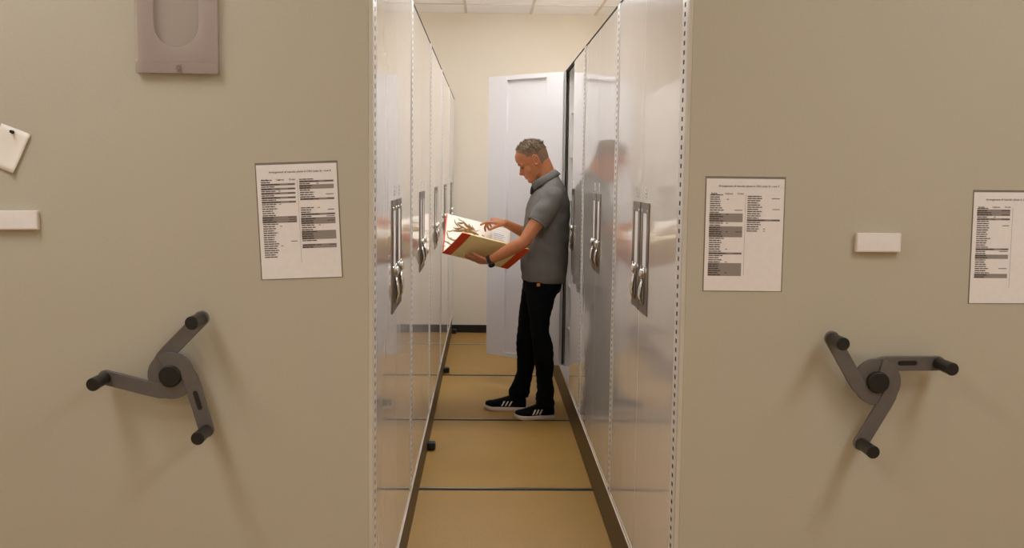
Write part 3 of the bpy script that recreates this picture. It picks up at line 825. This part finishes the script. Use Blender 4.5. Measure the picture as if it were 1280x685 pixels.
bm = bmesh.new(); tube(bm, [cc+ax*math.cos(t)*1.13+Vector((0, 1, 0))*ayl*math.sin(t)*1.13+nrm*(-.029-.004*(1-math.cos(t))) for t in [2*PI*(i+.5)/32 for i in range(3, 32-3)]], .004, 8)
bm.free()
# dark placket at the open neck
bm = bmesh.new(); tube(bm, [W(667, 231, YM), W(666, 235, YM), W(665, 239, YM-.01), W(664, 243, YM-.01)], [.010, .013, .012, .007], 10, flat=(0, 1, 0), flat_k=1.6)
obj('placket', bm, M['shirt_dark'], man, smooth=True)
# tiny orange tag at the side vent
p = W(673, 356, YM-.179)
bm = bmesh.new(); box(bm, p.x-.010, p.x+.010, p.y-.012, p.y+.004, p.z-.010, p.z+.009); obj('orange_side_tag', bm, M['tag'], man, bevel=.003)

# trousers
tr = bmesh.new()
loft(tr, [secXZ(.245, .478, .80, .165), secXZ(.243, .492, .86, .17), secXZ(.245, .495, .93, .165)], 28)
def leg(bm, rows, y0):
    secs = []
    for xf, xb, z, ry, yo in rows:
        secs.append((Vector(((xf+xb)/2, y0+yo, z))-MO, Vector(((xb-xf)/2, 0, 0)), Vector((0, ry, 0))))
    loft(bm, secs, 24)
leg(tr, [(.255, .475, .86, .085, .01), (.262, .440, .76, .088, .0), (.285, .415, .66, .084, -.01), (.292, .408, .57, .078, -.02), (.305, .432, .475, .074, -.03), (.315, .440, .38, .070, -.025),
         (.332, .436, .27, .066, -.015), (.338, .446, .18, .066, -.008), (.330, .448, .135, .070, 0), (.333, .446, .085, .07, 0)], YM-.095)
leg(tr, [(.248, .455, .86, .085, -.01), (.235, .430, .76, .088, .0), (.224, .400, .66, .084, .01), (.218, .385, .56, .078, .02), (.207, .350, .45, .073, .035), (.219, .342, .35, .069, .05),
         (.214, .325, .25, .065, .065), (.190, .312, .18, .067, .07), (.166, .305, .13, .07, .075), (.170, .296, .085, .068, .075)], YM+.095)
def tfold(co, no):
    low = max(0, (.30-co.z)/.3)+max(0, .12-abs(co.z-.5))*3
    return noise.noise(Vector((co.x*9, co.y*9, co.z*14)))*.005+noise.noise(Vector((co.x*12, co.y*12, co.z*40)))*(.003+.007*low)
remeshed('trousers', tr, M['trousers'], man, voxel=.005, smooth=6, disp=tfold)

# shoes
def shoe(px_toe, px_heel, yc, label=None):
    """toe and heel on the floor, world"""
    toe, heel = px_toe, px_heel
    d = (toe-heel); L = d.length; d.normalize(); side = Vector((-d.y, d.x, 0)); up = Vector((0, 0, 1))
    rt = empty('shoe'); rt.parent = man
    def pos(t, s, z): return heel+d*(L*t)+side*s+up*z-MO
    wid = [(0, .026), (.06, .033), (.2, .036), (.4, .036), (.6, .043), (.76, .047), (.88, .042), (.96, .028), (1, .010)]
    bm = bmesh.new(); n = 26; lo, mid, hi = [], [], []
    outline = [(t, interp(wid, t)) for t in [0, .015, .04, .1, .2, .3, .4, .5, .6, .7, .8, .87, .93, .97, .99, 1]]
    ring = [(t, w_) for t, w_ in outline]+[(t, -w_) for t, w_ in outline[::-1]]
    def layer(k, z0): return [bm.verts.new(pos(.5+(t-.5)*(1 if k > .97 else .985), s*k, z0+(.012*max(0, t-.8)/.2))) for t, s in ring]
    ls = [layer(.95, .001), layer(1.0, .008), layer(1.0, .022), layer(.94, .026)]
    for a, b in zip(ls, ls[1:]):
        for i in range(len(ring)): bm.faces.new((a[i], a[(i+1) % len(ring)], b[(i+1) % len(ring)], b[i]))
    bm.faces.new(ls[0]); bm.faces.new(ls[-1]); bmesh.ops.recalc_face_normals(bm, faces=bm.faces[:])
    so = obj('sole', bm, M['sole'], rt); auto_smooth(so)
    bm = bmesh.new()
    hts = [(0, .06), (.04, .074), (.2, .082), (.38, .082), (.5, .070), (.62, .058), (.78, .046), (.9, .036), (.97, .024), (1, .012)]
    secs = []
    for t in [.012, .04, .1, .18, .26, .34, .42, .5, .6, .7, .8, .88, .94, .975]:
        w_ = interp(wid, t)*.95; h_ = interp(hts, t); zb2 = .022+.012*max(0, t-.8)/.2
        c = pos(.5+(t-.5)*.985, 0, zb2+h_/2-.008); secs.append((c, side*w_, up*(h_/2+.006)))
    loft(bm, secs, 22)
    u = remeshed('upper', bm, M['shoe'], rt, voxel=.004, smooth=5)
    # three stripes on the near side
    near = side if side.y < 0 else -side
    for k in range(3):
        t0 = .50-.085*k; t1 = t0+.075
        bm = bmesh.new()
        for (ta, za, tb, zb3) in ((t0+.05, .034, t0-.01, .066),):
            q = []
            for i in range(7):
                f = i/6; t = ta+(tb-ta)*f; z = za+(zb3-za)*f
                w_ = interp(wid, t)*.95; hh = interp(hts, t)/2+.006; zc = .022+interp(hts, t)/2-.008
                s_ = w_*math.sqrt(max(.02, 1-((z-zc)/hh)**2))
                for dt in (0, .036):
                    p_ = heel+d*(L*(t+dt))+near*(s_+.0035)+up*z-MO; q.append(bm.verts.new(p_))
            for i in range(6): bm.faces.new((q[2*i], q[2*i+1], q[2*i+3], q[2*i+2]))
        so = obj('stripe', bm, M['stripe'], rt); m_ = so.modifiers.new('s', 'SOLIDIFY'); m_.thickness = .003; m_.offset = 0
    return rt
shoe(Vector((.195, 6.515, 0)), Vector((.452, 6.565, 0)), 0)
shoe(Vector((.005, 6.80, 0)), Vector((.285, 6.765, 0)), 0)
# watch on the near wrist
wd = (WRL-ELL).normalized(); wc = WRL-wd*.004
bm = bmesh.new(); u, v = frame_from(wd)
pts = [wc+(u*math.cos(2*PI*i/24)+v*math.sin(2*PI*i/24))*.031 for i in range(25)]
loft(bm, [(wc-wd*.011, u*.0315, v*.0315), (wc-wd*.009, u*.034, v*.034), (wc+wd*.009, u*.034, v*.034), (wc+wd*.011, u*.0315, v*.0315)], 28)
o = obj('watch', bm, M['grip'], man, smooth=True); auto_smooth(o)
dn = Vector((-.1, -.45, -.9)); dn = (dn-wd*dn.dot(wd)).normalized()
bm = bmesh.new(); cyl(bm, wc+dn*.030, wc+dn*.042, .021, .019, 28); f = obj('watch_case', bm, M['rubber'], o, smooth=False, bevel=.002)

# ------------------------------------------------------------------ world, camera, render look
w = bpy.data.worlds.new('world'); bpy.context.scene.world = w; w.use_nodes = True
w.node_tree.nodes['Background'].inputs[0].default_value = (.8, .75, .68, 1); w.node_tree.nodes['Background'].inputs[1].default_value = .05
cam = bpy.data.cameras.new('camera'); co = bpy.data.objects.new('camera', cam); COL.objects.link(co)
co.matrix_world = CM; cam.sensor_width = 36; cam.lens = F_PX/1280*36; cam.clip_start = .05
sc = bpy.context.scene; sc.camera = co
sc.view_settings.view_transform = 'Standard'; sc.view_settings.look = 'None'; sc.view_settings.gamma = 1; sc.view_settings.exposure = 0
sc.view_settings.use_curve_mapping = False
sc.cycles.use_denoising = True
sc.cycles.max_bounces = 10; sc.cycles.diffuse_bounces = 6; sc.cycles.glossy_bounces = 6; sc.cycles.sample_clamp_indirect = 6
